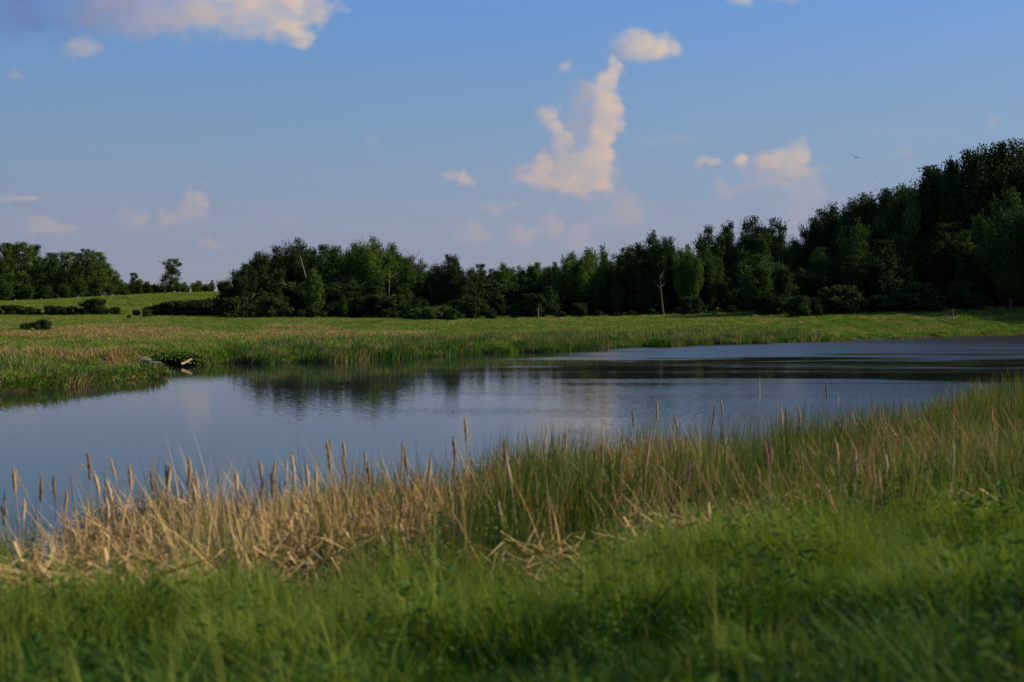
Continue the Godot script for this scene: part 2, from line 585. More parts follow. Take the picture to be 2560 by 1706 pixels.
# kind: crown profile; returns {crown, trunk, tall}
func make_tree(kind: String, seed_: int) -> Dictionary:
	rng.seed = seed_
	var tall := 14.0
	var s := Shape.new()
	var w := Shape.new()
	var lobes := []
	var n := 30
	var rad := 0.45
	var low := 0.14
	var lobe_r := 0.125
	match kind:
		"broad": pass
		"tall":
			rad = 0.33; n = 28; low = 0.12; lobe_r = 0.115
		"poplar":
			rad = 0.17; n = 26; low = 0.12; lobe_r = 0.065
		"young":
			rad = 0.21; n = 20; low = 0.05; lobe_r = 0.10
		"shrub":
			tall = 4.0; rad = 0.52; n = 16; low = 0.10; lobe_r = 0.20
		"thin":
			rad = 0.26; n = 16; low = 0.28; lobe_r = 0.085
	var bend := flat_dir() * tall * 0.04
	if kind in ["broad", "tall", "young", "thin"]:
		# limbs that rise from the trunk, each ending in its own tapering top
		var limbs: int = {"broad": 12, "tall": 10, "young": 5, "thin": 8}[kind]
		for i in limbs:
			var ang := i * 2.4 + rng.randf_range(-0.5, 0.5)
			var reach := 0.0 if i == 0 else sqrt(float(i) / limbs) * rng.randf_range(0.6, 1.15)
			var tip := tall * (1.0 - (0.12 + 0.26 * rng.randf()) * pow(reach, 1.8) - (0.0 if i == 0 else 0.16 * rng.randf()))
			var from := tall * lerpf(0.30, low + 0.02, clampf(reach, 0, 1))
			var steps: int = 6 if i == 0 else 5
			for q in steps:
				var t := (q + 0.4) / steps
				var out := reach * rad * tall * pow(t, 0.6)
				var lr := lobe_r * tall * lerpf(1.15, 0.52 if kind == "broad" else 0.40, t * t) * rng.randf_range(0.75, 1.25)
				var y := lerpf(from, tip, t)
				var p := Vector3(cos(ang) * out, minf(y, tip - lr), sin(ang) * out) + bend * pow(y / tall, 2.0) + any_dir() * 0.25
				lobes.append([p, lr])
		n = lobes.size()
	else:
		for i in n:
			var t := low + (1.0 - low) * (i + 0.5) / n
			var k := (t - low) / (1.0 - low)
			var env := minf(1.0, k * 4.0 + 0.5) * (1.0 - 0.55 * k) if kind == "poplar" else sqrt(maxf(0.0, 1.0 - k * k * 0.9))
			var ang := i * 2.4 + rng.randf_range(-0.6, 0.6)
			var out := rng.randf_range(0.35, 1.0) * env * rad * tall * rng.randf_range(0.75, 1.25)
			var lr := lobe_r * tall * rng.randf_range(0.65, 1.4) * (1.15 - 0.40 * k)
			var p := Vector3(cos(ang) * out, minf(t * tall, tall - lr * 1.25), sin(ang) * out) + bend * k * k
			lobes.append([p, lr])
	# a few small lobes break the outline
	for i in (n if n > 40 else n * 2):
		var b: Array = lobes[rng.randi() % n]
		var dd := any_dir()
		dd.y = absf(dd.y) * 0.8 - 0.1
		var lr2: float = b[1] * rng.randf_range(0.3, 0.65)
		var pp: Vector3 = b[0] + dd * (b[1] as float) * 1.05
		pp.y = minf(pp.y, tall - lr2)
		lobes.append([pp, lr2])
	var density := 62.0 if kind != "shrub" else 150.0
	if kind == "thin":
		density = 50.0
	for L: Array in lobes:
		var c0: Vector3 = L[0]
		var lr: float = L[1]
		var tone := rng.randf_range(0.8, 1.2)
		var count := int(density * lr * lr * 4.0)
		for i in count:
			var dd := any_dir()
			if dd.y < -0.2 and rng.randf() < 0.45:
				dd.y = -dd.y
			var rr := lr * pow(rng.randf(), 0.42) * (0.92 + 0.22 * sin(dd.x * 7.0 + c0.x) * sin(dd.y * 6.0 + c0.y))
			var at := c0 + Vector3(dd.x, dd.y * (1.05 if kind != "shrub" else 0.9), dd.z) * rr
			var nn := (dd * 0.7 + Vector3.UP * 0.45 + any_dir() * 0.8).normalized()
			var sh := shade_of(0.72, 1.25) * tone
			spray(s, at, nn, any_dir(), rng.randf_range(0.13, 0.36), 0.36, sh)
		# upright twigs beyond the outline
		for i in int(5 + lr * 9.0):
			var dd := (any_dir() + Vector3.UP * 0.9).normalized()
			var at := c0 + dd * lr * 0.9
			var len := rng.randf_range(0.3, 1.1) * (0.6 if kind == "shrub" else 1.0)
			var gd := (dd + Vector3.UP * 0.8 + Vector3(0.25, 0, 0)).normalized()
			for j in 5:
				var q := at + gd * len * j / 4.0
				if q.y > tall:
					break
				spray(s, q + any_dir() * 0.10, (any_dir() + Vector3.UP * 0.3).normalized(), any_dir(), rng.randf_range(0.18, 0.32), 0.34, shade_of(0.8, 1.3) * tone)
	# trunk and limbs
	if kind == "shrub":
		for i in 6:
			var b: Array = lobes[rng.randi() % lobes.size()]
			var e: Vector3 = b[0]
			tube(w, [Vector3(rng.randf_range(-0.2, 0.2), -0.3, rng.randf_range(-0.2, 0.2)), e * Vector3(0.4, 0.5, 0.4), e], [0.06, 0.045, 0.02], 5)
	else:
		var r0 := 0.021 * tall
		var pts := []
		var rr := []
		for i in 7:
			var t := i / 6.0
			pts.append(Vector3(0, -0.4, 0).lerp(Vector3(0, tall * 0.86, 0), t) + bend * t * t + Vector3(sin(t * 7.0 + seed_), 0, cos(t * 6.0 + seed_)) * 0.12 * t)
			rr.append(r0 * (1.15 if i == 0 else 1.0) * (1.0 - 0.86 * t))
		tube(w, pts, rr, 7)
		for L: Array in lobes.slice(0, mini(n, 40)):
			var e: Vector3 = L[0]
			var y0 := maxf(tall * 0.10, e.y - Vector2(e.x, e.z).length() * 0.9 - 0.4)
			var tt := clampf((y0 + 0.4) / (tall * 0.86 + 0.4), 0, 1)
			var st := Vector3(0, y0, 0) + bend * tt * tt
			var mid := st.lerp(e, 0.55) + Vector3(0, -0.06 * tall * 0.3, 0)
			var lr0 := r0 * 0.40 * (1.0 - 0.6 * tt)
			tube(w, [st, mid, e], [lr0, lr0 * 0.65, lr0 * 0.25], 5)
	return {"crown": s.mesh(), "trunk": w.mesh(true, false), "tall": tall}

func make_tree_shapes() -> void:
	BARK = mat(0.085, 0.070, 0.052, 0.95)
	PALE_BARK = mat(0.27, 0.245, 0.20, 0.95)
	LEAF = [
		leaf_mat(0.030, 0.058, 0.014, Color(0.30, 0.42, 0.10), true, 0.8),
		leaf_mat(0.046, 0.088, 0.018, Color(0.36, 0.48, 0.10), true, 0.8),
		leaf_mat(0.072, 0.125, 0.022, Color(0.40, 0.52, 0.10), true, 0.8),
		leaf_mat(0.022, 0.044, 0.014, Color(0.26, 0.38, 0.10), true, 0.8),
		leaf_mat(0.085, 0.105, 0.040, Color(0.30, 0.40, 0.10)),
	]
	var kinds := {"broad": 5, "tall": 5, "poplar": 4, "young": 3, "shrub": 4, "thin": 2}
	var sd := 100
	for k: String in kinds:
		tree_meshes[k] = []
		for i in kinds[k]:
			sd += 1
			tree_meshes[k].append(make_tree(k, sd))

# a tree whose top shows at photo pixel u, v and that stands at distance d
func plant(called: String, u: float, v: float, d: float, kind: String, wide: float, leaf: int, label: String, category: String, group := "", bark: StandardMaterial3D = null) -> Node3D:
	var top := at_pixel(u, v, d)
	var g := height(top.x, top.z)
	var set_: Array = tree_meshes[kind]
	var sh: Dictionary = set_[rng.randi() % set_.size()]
	var k: float = (top.y - g) / sh.tall
	var o := thing(called, Vector3(top.x, g, top.z), label, category, group)
	o.rotation.y = rng.randf() * TAU
	var wd := wide * 1.15
	o.scale = Vector3(k * wd, k, k * wd)
	part("stems" if kind == "shrub" else "trunk", sh.trunk, bark if bark else BARK, o)
	part("foliage" if kind == "shrub" else "crown", sh.crown, LEAF[leaf], o)
	return o

func plant_woods() -> void:
	rng.seed = 77
	# the wood across the meadow, its front row: photo x, y of the top, distance, kind, width, leaf
	var front := [
		[612, 660, 186, "broad", 0.8, 3, "low dark tree at the open end of the rounded clump, beside the hedge"],
		[640, 628, 190, "broad", 0.75, 0, "stepped dark tree second from the clump's open end"],
		[690, 612, 190, "tall", 0.85, 0, "dark upright tree between the clump's end and its leaning white trunk"],
		[752, 594, 194, "broad", 0.7, 3, "tall dark tree right above the leaning white trunk"],
		[800, 612, 197, "tall", 0.95, 3, "ragged dark tree behind the slender bright young tree"],
		[838, 612, 190, "tall", 0.9, 1, "green tree next to the slender bright young tree"],
		[885, 606, 192, "broad", 0.65, 1, "green tree between the young tree and the clump's crown"],
		[940, 591, 188, "broad", 0.7, 2, "rounded sunlit tree that forms the crown of the clump"],
		[985, 605, 193, "broad", 0.65, 1, "dark shoulder tree behind the straight tan dead trunk"],
		[1015, 645, 186, "tall", 0.8, 1, "lower tree on the slope of the clump beside its dead trunk"],
		[1048, 645, 200, "thin", 1.0, 4, "sparse pale grey green tree where the clump ends in the dip"],
	]
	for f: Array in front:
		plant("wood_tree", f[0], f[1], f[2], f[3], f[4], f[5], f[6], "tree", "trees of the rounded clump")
	plant("wood_tree", 1125, 635, 182, "broad", 0.75, 3, "dark rounded tree standing up alone in the skyline's dip", "tree", "lower trees of the wood")
	var mid := [
		[1085, 678, 186, "broad", 0.7, 3], [1180, 668, 190, "tall", 0.9, 0], [1205, 660, 192, "young", 0.9, 0], [1255, 655, 196, "tall", 0.8, 1], [1300, 664, 198, "broad", 0.7, 1], [1345, 655, 198, "broad", 0.7, 2], [1385, 655, 194, "broad", 0.7, 1], [1065, 676, 196, "broad", 0.8, 1], [1150, 676, 198, "broad", 0.8, 1], [1230, 672, 200, "broad", 0.8, 0], [1280, 668, 204, "broad", 0.8, 1], [1325, 665, 204, "broad", 0.8, 0], [1365, 668, 200, "broad", 0.8, 1],
	]
	for f: Array in mid:
		plant("wood_tree", f[0], f[1], f[2], f[3], f[4], f[5], "lower tree in the dip of the wood's skyline", "tree", "lower trees of the wood")
	var mid2 := [
		[1430, 628, 186, "broad", 0.7, 2, "light green rounded tree where the skyline rises from the dip"],
		[1468, 618, 184, "broad", 0.75, 2, "broad light green tree below the bare twiggy treetop"],
		[1510, 612, 188, "thin", 0.9, 1, "thin crowned tree beside the bare twiggy treetop"],
		[1555, 618, 184, "tall", 0.8, 0, "dark green tree between the twiggy treetop and the peaked tree"],
		[1590, 606, 186, "tall", 0.8, 0, "dark tree against the side of the peaked tree"],
		[1630, 574, 180, "tall", 0.85, 0, "peaked dark tree rising straight above the leaning pale trunk"],
		[1672, 590, 182, "tall", 0.8, 1, "green second peak beside the peaked dark tree"],
		[1725, 610, 178, "broad", 0.6, 2, "light green domed tree between the second peak and twin tufts"],
		[1765, 616, 180, "broad", 0.6, 1, "green domed tree in front of the twin tufts"],
	]
	for f: Array in mid2:
		plant("wood_tree", f[0], f[1], f[2], f[3], f[4], f[5], f[6], "tree", "trees behind the leaning trunk")
	plant("wood_tree", 1772, 562, 196, "tall", 0.7, 0, "ragged tree with twin tufts rising above its neighbours", "tree")
	plant("wood_tree", 1822, 550, 196, "tall", 0.62, 0, "narrow ragged tree beside the tree with twin tufts", "tree")
	plant("wood_tree", 1888, 538, 186, "tall", 0.72, 0, "rounded dark tree with sky showing through its lower crown", "tree")
	plant("wood_tree", 1930, 544, 186, "tall", 0.68, 3, "dark tree crowding against the rounded one at the notch", "tree")
	var big := [
		[2052, 522, 172, "tall", 0.7, 3, "dark steep sided tree that starts the high wood at the notch"],
		[2088, 506, 172, "broad", 0.55, 3, "dark tree second in the high wood from the notch"],
		[2128, 494, 170, "broad", 0.6, 3, "dark tree above the thin crowned one"],
		[2170, 482, 170, "broad", 0.6, 0, "dark rounded tree just past the thin crowned one"],
		[2220, 470, 168, "broad", 0.6, 0, "dark tree halfway up the climb of the high wood"],
		[2265, 460, 168, "broad", 0.6, 2, "domed tree with a sunlit top on the climb"],
		[2310, 448, 168, "tall", 0.8, 3, "dark tree below the thin spire"],
		[2330, 414, 172, "poplar", 0.7, 3, "thin ragged spire standing out of the climbing skyline"],
		[2385, 400, 166, "broad", 0.6, 3, "dark tree next to the thin spire"],
		[2430, 374, 166, "broad", 0.6, 0, "high tree with ragged gaps at the top of the climb"],
	]
	for f: Array in big:
		plant("tall_tree", f[0], f[1], f[2], f[3], f[4], f[5], f[6], "tree", "tall trees of the high wood")
	for f: Array in [[2490, 356, 164, "broad", 0.65, 0], [2550, 348, 164, "broad", 0.7, 0], [2620, 352, 164, "broad", 0.7, 3], [2700, 360, 166, "broad", 0.7, 3], [2790, 380, 166, "broad", 0.7, 0]]:
		plant("tall_tree", f[0], f[1], f[2], f[3], f[4], f[5], "highest tree of the high wood above the lighter green trees", "tree", "tall trees of the high wood")
	plant("tall_tree", 2530, 468, 148, "broad", 0.62, 1, "lighter green tree standing in front of the high wood", "tree")
	plant("tall_tree", 2610, 490, 146, "broad", 0.62, 1, "lighter green tree at the outer end of the high wood", "tree")
	plant("wood_tree", 2140, 540, 160, "thin", 0.8, 1, "thin crowned tree standing before the start of the high wood", "tree")
	plant("wood_tree", 1990, 600, 172, "broad", 0.6, 0, "short tree filling the notch below the high wood", "tree")
	# the high wood goes on past the edge of the view and keeps the sun off its inner trees
	for i in 16:
		plant("tall_tree", 2860.0 + (i % 8) * 110.0, 330.0, 152.0 + 16.0 * (i / 8) + rng.randf_range(-5, 5), "broad", 0.8, [0, 3][i % 2], "tall tree of the high wood beyond the lighter green trees", "tree", "tall trees of the high wood")
	# rows behind and below, which close the wood
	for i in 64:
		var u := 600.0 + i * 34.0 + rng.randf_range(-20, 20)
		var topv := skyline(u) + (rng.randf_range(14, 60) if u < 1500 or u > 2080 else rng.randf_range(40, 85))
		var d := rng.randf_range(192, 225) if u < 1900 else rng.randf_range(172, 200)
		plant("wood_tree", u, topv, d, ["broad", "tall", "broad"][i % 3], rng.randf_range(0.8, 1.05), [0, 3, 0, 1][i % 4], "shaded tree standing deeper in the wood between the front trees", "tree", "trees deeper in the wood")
	for i in 58:
		var u := 600.0 + i * 35.0 + rng.randf_range(-14, 14)
		var base := 795.0 if u < 1700 else 785.0
		var topv := lerpf(base, skyline(u), rng.randf_range(0.30, 0.62))
		var d := rng.randf_range(176, 184) if u < 1900 else rng.randf_range(153, 164)
		plant("understorey_tree", u, topv, d, ["young", "broad", "young", "tall"][i % 4], rng.randf_range(0.9, 1.25), [0, 3, 1, 0, 3][i % 5], "small understorey tree at the edge of the wood above the meadow", "tree", "understorey trees along the wood's edge")
	plant("young_tree", 786, 672, 176, "young", 0.95, 2, "slender bright green young tree before the dark clump", "tree")
	plant("young_tree", 858, 735, 170, "young", 0.8, 1, "small leafy tree standing out from the clump onto the meadow", "tree")
	# the wood on the hill
	var hill := [
		[5, 608, 340, "poplar", 1.2, 1], [30, 612, 350, "poplar", 1.0, 1], [62, 604, 345, "poplar", 1.2, 2], [85, 610, 350, "poplar", 0.9, 1], [135, 632, 345, "poplar", 1.1, 1], [172, 628, 350, "poplar", 1.2, 2], [190, 632, 340, "poplar", 1.0, 0], [215, 622, 345, "poplar", 1.1, 1], [245, 630, 350, "poplar", 1.1, 2], [-40, 610, 345, "poplar", 1.2, 1], [-90, 615, 345, "poplar", 1.2, 1],
	]
	for f: Array in hill:
		plant("poplar_tree", f[0], f[1], f[2], f[3], f[4], f[5], "upright poplar in the wood at the top of the hill field", "tree", "poplars on the hill")
	for f: Array in [[20, 650, 360, 1.1, 1], [105, 642, 362, 1.0, 1], [150, 650, 360, 1.0, 2], [225, 650, 356, 1.0, 1], [265, 655, 352, 0.8, 2], [290, 690, 356, 0.8, 1], [-30, 660, 360, 1.0, 1]]:
		plant("hill_tree", f[0], f[1], f[2], "broad", f[3], f[4], "rounded green tree filling the gaps between the hill poplars", "tree", "rounded trees on the hill")
	for f: Array in [[15, 705, 325], [70, 712, 330], [115, 712, 332], [160, 708, 333], [200, 695, 330], [240, 690, 335], [275, 712, 338], [305, 718, 345]]:
		plant("hill_tree", f[0], f[1], f[2], "young", 1.7, 1, "low leafy tree along the foot of the hill wood", "tree", "low trees under the hill wood")
	for i in 18:
		plant("hill_shrub", -60.0 + i * 22.0, rng.randf_range(722, 740), 336 + rng.randf_range(-6, 8), "shrub", 1.0, [0, 1][i % 2], "leafy shrub at the foot of the hill wood", "shrub", "shrubs under the hill wood")
	plant("poplar_tree", 425, 647, 370, "poplar", 1.5, 1, "lone tall poplar on the hill's skyline", "tree")
	plant("poplar_tree", 331, 682, 372, "poplar", 1.1, 1, "small poplar spire at the end of the hill wood", "tree")
	for i in 26:
		var u := 305.0 + i * 11.5 + rng.randf_range(-6, 6)
		plant("hill_tree", u, rng.randf_range(696, 716), 372 + rng.randf_range(-6, 12), ["young", "broad", "young"][i % 3], 1.2, [1, 2, 2][i % 3], "small bushy tree on the bare hill's skyline", "tree", "small trees on the hill skyline")

func skyline(u: float) -> float:
	return table([[560, 690.0], [640, 630.0], [750, 596.0], [950, 592.0], [1010, 630.0], [1090, 668.0], [1300, 660.0], [1440, 625.0], [1600, 600.0], [1640, 575.0], [1720, 608.0], [1800, 560.0], [1920, 540.0], [1990, 590.0], [2020, 520.0], [2200, 474.0], [2400, 385.0], [2560, 348.0], [2800, 380.0]], u)

func plant_shrubs() -> void:
	rng.seed = 91
	# hedge rows between meadow and hill field
	for i in 13:
		var u := -40.0 + i * 27.0 + rng.randf_range(-6, 6)
		plant("hedge_shrub", u, rng.randf_range(760, 773) - (16.0 if i == 10 else 0.0), 214, "shrub", rng.randf_range(0.9, 1.4), [3, 0][i % 2], "dark hedge shrub between the lower meadow and hill field", "shrub", "hedge shrubs below the hill field")
	for i in 11:
		var u := 345.0 + i * 24.0 + rng.randf_range(-6, 6)
		plant("hedge_shrub", u, lerpf(774, 750, clampf(i / 5.0, 0, 1)) + rng.randf_range(-5, 5), 206, "shrub", rng.randf_range(0.9, 1.3), [3, 3, 0][i % 3], "dark shrub in the hedge running out from the wood", "shrub", "hedge shrubs beside the wood")
	plant("meadow_shrub", 102, 799, 104, "shrub", 1.0, 0, "round dark bush standing alone in the marsh meadow", "shrub")
	plant("meadow_shrub", 66, 808, 106, "shrub", 1.3, 1, "low spreading bush beside the round dark one", "shrub")
	plant("meadow_shrub", 610, 778, 165, "shrub", 0.8, 0, "small bush on the meadow before the clump's end", "shrub")
	plant("meadow_shrub", 368, 776, 180, "shrub", 0.7, 1, "small upright bush at the gap between the hedges", "shrub")
	plant("meadow_shrub", 322, 788, 160, "shrub", 0.8, 1, "tiny bush on the meadow below the hedge gap", "shrub")
	# undergrowth at the foot of the wood
	for i in 42:
		var u := 590.0 + i * 50.0 + rng.randf_range(-12, 12)
		var right := u > 1900
		var d := rng.randf_range(166, 176) if not right else rng.randf_range(146, 154)
		if u > 1700 and not right:
			d = rng.randf_range(158, 170)
		var v := rng.randf_range(735, 782) if not right else rng.randf_range(705, 755)
		plant("wood_shrub", u, v, d, "shrub", rng.randf_range(0.9, 1.3), [0, 3, 0, 3][i % 4], "undergrowth shrub at the foot of the wood", "shrub", "undergrowth shrubs along the wood")
	for i in 40:
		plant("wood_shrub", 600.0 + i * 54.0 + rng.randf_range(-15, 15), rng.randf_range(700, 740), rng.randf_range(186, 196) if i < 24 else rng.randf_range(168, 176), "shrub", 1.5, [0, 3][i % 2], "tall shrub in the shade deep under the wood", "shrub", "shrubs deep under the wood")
	for f: Array in [[1075, 768, 160, 2], [1105, 764, 162, 1], [1040, 772, 160, 1], [1130, 772, 161, 1]]:
		plant("meadow_shrub", f[0], f[1], f[2], "shrub", 1.2, f[3], "light green bush spilling from the wood onto the meadow", "shrub", "light bushes at the meadow's edge")

# ---------------------------------------------------------------- marsh on the far bank

func tuft(seed_: int, blades: int, tall: float, spread: float, wide: float, lean: float, droop := 0.3, lo := 0.75, hi := 1.25) -> ArrayMesh:
	rng.seed = seed_
	var s := Shape.new()
	for i in blades:
		var f := flat_dir() * spread * sqrt(rng.randf())
		var h := tall * rng.randf_range(0.55, 1.0)
		blade(s, f + Vector3(0, -0.05, 0), flat_dir() * lean * rng.randf_range(0.1, 1.0) * h, h, wide * rng.randf_range(0.7, 1.2), droop * rng.randf(), shade_of(lo, hi))
	return s.mesh()

func spot(x: float, d: float, k: float, ky: float) -> Transform3D:
	var b := Basis(Vector3.UP, rng.randf() * TAU).scaled(Vector3(k, ky, k))
	return Transform3D(b, on_ground(x, -d))

# the point runs out low and thin
func low_tip(x: float, d: float) -> float:
	return lerpf(1.0, 0.4, smoothstep(-20.5, -16.5, x)) if d < 58.0 and x < -14.0 else 1.0

func make_far_marsh() -> void:
	var sedge := tuft(301, 16, 0.55, 0.34, 0.05, 0.55, 0.5)
	var m := leaf_mat(1, 1, 1, Color(0.72, 0.80, 0.40), true, 0.7)
	rng.seed = 55
	var places := []
	var tints := []
	var straw_places := []
	var straw_tints := []
	while places.size() + straw_places.size() < 112000:
		var d := 40.0 * pow(215.0 / 40.0, pow(rng.randf(), 0.8))
		var x := (rng.randf() * 2.0 - 1.0) * (0.44 * d + 6.0)
		var sf := far_land(x, d)
		if sf < 0.7 and (sf < -0.15 or noise_b.get_noise_2d(x * 1.1, 3.0) < 0.02):
			continue
		var n := noise_a.get_noise_2d(x * 1.4, d * 1.4)
		var f := noise_b.get_noise_2d(x, d)
		var k := rng.randf_range(0.8, 1.3)
		var ky := k * (0.55 if sf > 25.0 or x > 22.0 else 0.9) * (1.0 + 0.9 * f) * low_tip(x, d)
		# last year's straw still stands in a strip across the left meadow, on the point and in odd patches
		var strip: bool = x < -8.0 + 8.0 * n and d > 86.0 + 8.0 * f and d < 110.0 + 24.0 * n
		var point: bool = x < -18.5 + 4.0 * n and d > 44.0 + 8.0 * f and d < 62.0 + 10.0 * n
		if rng.randf() < (0.75 if strip or point else (0.30 if n + 0.5 * f > 0.30 else 0.05)):
			var c := Vector3(0.34, 0.245, 0.125) * rng.randf_range(0.75, 1.25)
			straw_places.append(spot(x, d, k, ky * 1.15))
			straw_tints.append(Color(c.x, c.y, c.z))
		else:
			var c := Vector3(0.088, 0.178, 0.027).lerp(Vector3(0.155, 0.225, 0.038), clampf(0.5 + f * 1.2, 0, 1)) * rng.randf_range(0.75, 1.25)
			places.append(spot(x, d, k, ky))
			tints.append(Color(c.x, c.y, c.z))
	scatter("marsh_sedge", sedge, m, places, tints, "green sedge covering the marsh meadow across the pond", "sedge")
	scatter("straw_sedge", sedge, m, straw_places, straw_tints, "straw coloured old sedge standing in patches on the marsh meadow", "sedge")
	# taller reeds along the far waterline
	var reed := tuft(302, 14, 1.0, 0.40, 0.045, 0.45, 0.4)
	places = []
	tints = []
	rng.seed = 56
	while places.size() < 7000:
		var x := rng.randf_range(-36.0, 46.0)
		var sf0 := rng.randf()
		var d := far_edge(x) + sf0 * sf0 * 14.0 - 0.3
		if far_land(x, d) < -0.35:
			continue
		var n := noise_b.get_noise_2d(x * 0.6, d * 0.6)
		if n < -0.1 and rng.randf() < 0.7:
			continue
		if x > 12.0 and rng.randf() < smoothstep(12.0, 30.0, x):
			continue
		var c := Vector3(0.060, 0.125, 0.034) if rng.randf() > 0.13 + 0.5 * maxf(0, n) else Vector3(0.30, 0.22, 0.12)
		c *= rng.randf_range(0.75, 1.25)
		var k := rng.randf_range(0.7, 1.1)
		places.append(spot(x, d, k, k * (0.75 + 0.8 * n) * low_tip(x, d)))
		tints.append(Color(c.x, c.y, c.z))
	scatter("bank_reeds", reed, m, places, tints, "reeds standing along the far waterline of the pond", "reeds")
	# the grass of the hill field
	var field := tuft(303, 12, 0.55, 0.6, 0.09, 0.4)
	places = []
	tints = []
	rng.seed = 57
	for i in 26000:
		var d := rng.randf_range(205, 372)
		var x := rng.randf_range(-0.46, -0.16) * d
		var f := noise_b.get_noise_2d(x * 0.3, d * 0.3)
		var c := Vector3(0.14, 0.19, 0.036) * (1.0 + 0.4 * f) * rng.randf_range(0.8, 1.2)
		var k := rng.randf_range(0.8, 1.4)
		places.append(spot(x, d, k, k * 0.8))
		tints.append(Color(c.x, c.y, c.z))
	scatter("field_grass", field, m, places, tints, "short sunlit grass of the field on the hill", "grass")

# ---------------------------------------------------------------- near bank

# how far from the road the bank grass reaches before the dead reeds begin
func grass_edge(x: float) -> float:
	return 11.4 + 3.4 * smoothstep(-3.0, 4.5, x)

func make_near_bank() -> void:
	var m := leaf_mat(1, 1, 1, Color(0.76, 0.86, 0.30), true, 0.6)
	var dead := leaf_mat(1, 1, 1, Color(0.50, 0.44, 0.30), true, 0.8)
	# green cattail leaves standing along the water
	rng.seed = 60
	var kinds := [tuft(401, 9, 1.65, 0.16, 0.018, 0.28, 0.14), tuft(402, 8, 1.55, 0.16, 0.019, 0.36, 0.25)]
	for kind in 2:
		var places := []
		var tints := []
		rng.seed = 61 + kind
		var want := 3400
		while places.size() < want:
			var x := rng.randf_range(-14.0, 22.0)
			var e := near_edge(x)
			var back := 3.0 + 3.5 * smoothstep(-5.0, 0.0, x) + 4.0 * smoothstep(1.0, 8.0, x)
			var d := e + 0.7 - rng.randf() * back
			if d < 10.5 or absf(x) > 0.44 * d + 1.5:
				continue
			if x < 1.0 and rng.randf() < 0.93 * smoothstep(0.5, -3.5, x):
				continue
			var n := noise_b.get_noise_2d(x * 1.2, d * 1.2)
			if n < -0.12 and rng.randf() < 0.7:
				continue
			var k := rng.randf_range(0.7, 1.02) * lerpf(0.72, 1.0, smoothstep(-4.0, 1.0, x))
			var c := Vector3(0.045, 0.098, 0.026) * rng.randf_range(0.7, 1.3)
			if rng.randf() < 0.38:
				c = Vector3(0.28, 0.20, 0.095) * rng.randf_range(0.6, 1.2)
			var t := spot(x, d, k, k * (0.92 + 0.3 * n))
			t.basis = Basis(Vector3(0, 0, 1), rng.randf_range(-0.18, 0.08)) * t.basis
			places.append(t)
			tints.append(Color(c.x, c.y, c.z))
		scatter("cattail_leaves", kinds[kind], m, places, tints, ["upright green cattail leaves along the near water's edge", "bent green cattail leaves among the upright ones by the water"][kind], "reeds")
	# standing dead leaves and stalks
	rng.seed = 403
	var s := Shape.new()
	for i in 10:
		var h := rng.randf_range(0.5, 1.25)
		blade(s, flat_dir() * 0.16 * rng.randf(), Vector3(rng.randf_range(-0.42, 0.30), 0, rng.randf_range(-0.3, 0.3)) * h, h, rng.randf_range(0.010, 0.018), rng.randf() * 0.25, shade_of(0.75, 1.2, 0.06))
	var standing := s.mesh()
	# a heap of broken dead leaves lying every way
	rng.seed = 404
	s = Shape.new()
	for i in 26:
		var at := flat_dir() * 0.35 * sqrt(rng.randf()) + Vector3(0, rng.randf_range(0.0, 0.42), 0)
		var dd := any_dir()
		dd.y *= 0.45
		dd = dd.normalized()
		var len := rng.randf_range(0.25, 0.75)
		var side := dd.cross(Vector3.UP if rng.randf() < 0.5 else any_dir()).normalized() * rng.randf_range(0.006, 0.013)
		var k := s.v.size()
		var c := shade_of(0.6, 1.25, 0.07)
		var mid := at + dd * len * 0.5 + Vector3(0, rng.randf_range(0, 0.12), 0)
		for p: Vector3 in [at - side, at + side, mid - side, mid + side, at + dd * len - side * 0.3, at + dd * len + side * 0.3]:
			s.v.append(p)
			s.c.append(c)
		s.ix.append_array(PackedInt32Array([k, k + 1, k + 2, k + 1, k + 3, k + 2, k + 2, k + 3, k + 4, k + 3, k + 5, k + 4]))
	var heap := s.mesh()
	for kind in 2:
		var places := []
		var tints := []
		rng.seed = 70 + kind
		var want: int = [2600, 4000][kind]
		while places.size() < want:
			var x := rng.randf_range(-8.5, 12.0)
			var e := near_edge(x)
			var d := minf(grass_edge(x) - 1.6 + 6.0 * rng.randf(), e + 0.3 * rng.randf())
			if kind == 0 and x > 0.5:
				d = rng.randf_range(grass_edge(x) - 0.8, e + 0.3)
			if absf(x) > 0.44 * d + 1.5:
				continue
			var n := noise_b.get_noise_2d(x * 0.8 + 40.0, d * 0.8)
			var keep := 0.55 + n * 1.6 if kind == 1 else 0.42 + n * 1.2
			keep *= smoothstep(-1.6, 0.2, d - grass_edge(x) + n * 1.5)
			keep *= smoothstep(-0.4, 0.0, noise_a.get_noise_2d(x * 5.0, d * 5.0))
			if x > 0.0:
				keep *= 1.7
			if rng.randf() > keep:
				continue
			var k := rng.randf_range(0.75, 1.2)
			var c := Vector3(0.47, 0.35, 0.175) * rng.randf_range(0.6, 1.2)
			if rng.randf() < 0.2:
				c = [Vector3(0.22, 0.14, 0.07), Vector3(0.26, 0.23, 0.18)][rng.randi() % 2]
			places.append(spot(x, d, k, k * (1.0 + 0.4 * n)))
			if kind == 0:
				places[-1].basis = Basis(Vector3(0, 0, 1), rng.randfn(0.08, 0.16)) * Basis(Vector3.UP, rng.randf_range(-1.2, 1.2)).scaled(Vector3(k, k * rng.randf_range(0.6, 1.1), k))
			tints.append(Color(c.x, c.y, c.z))
		scatter(["dead_reeds", "reed_litter"][kind], [standing, heap][kind], dead, places, tints, ["straw coloured dead reeds standing along the near bank", "tangled heap of broken straw coloured reed leaves"][kind], "reeds")
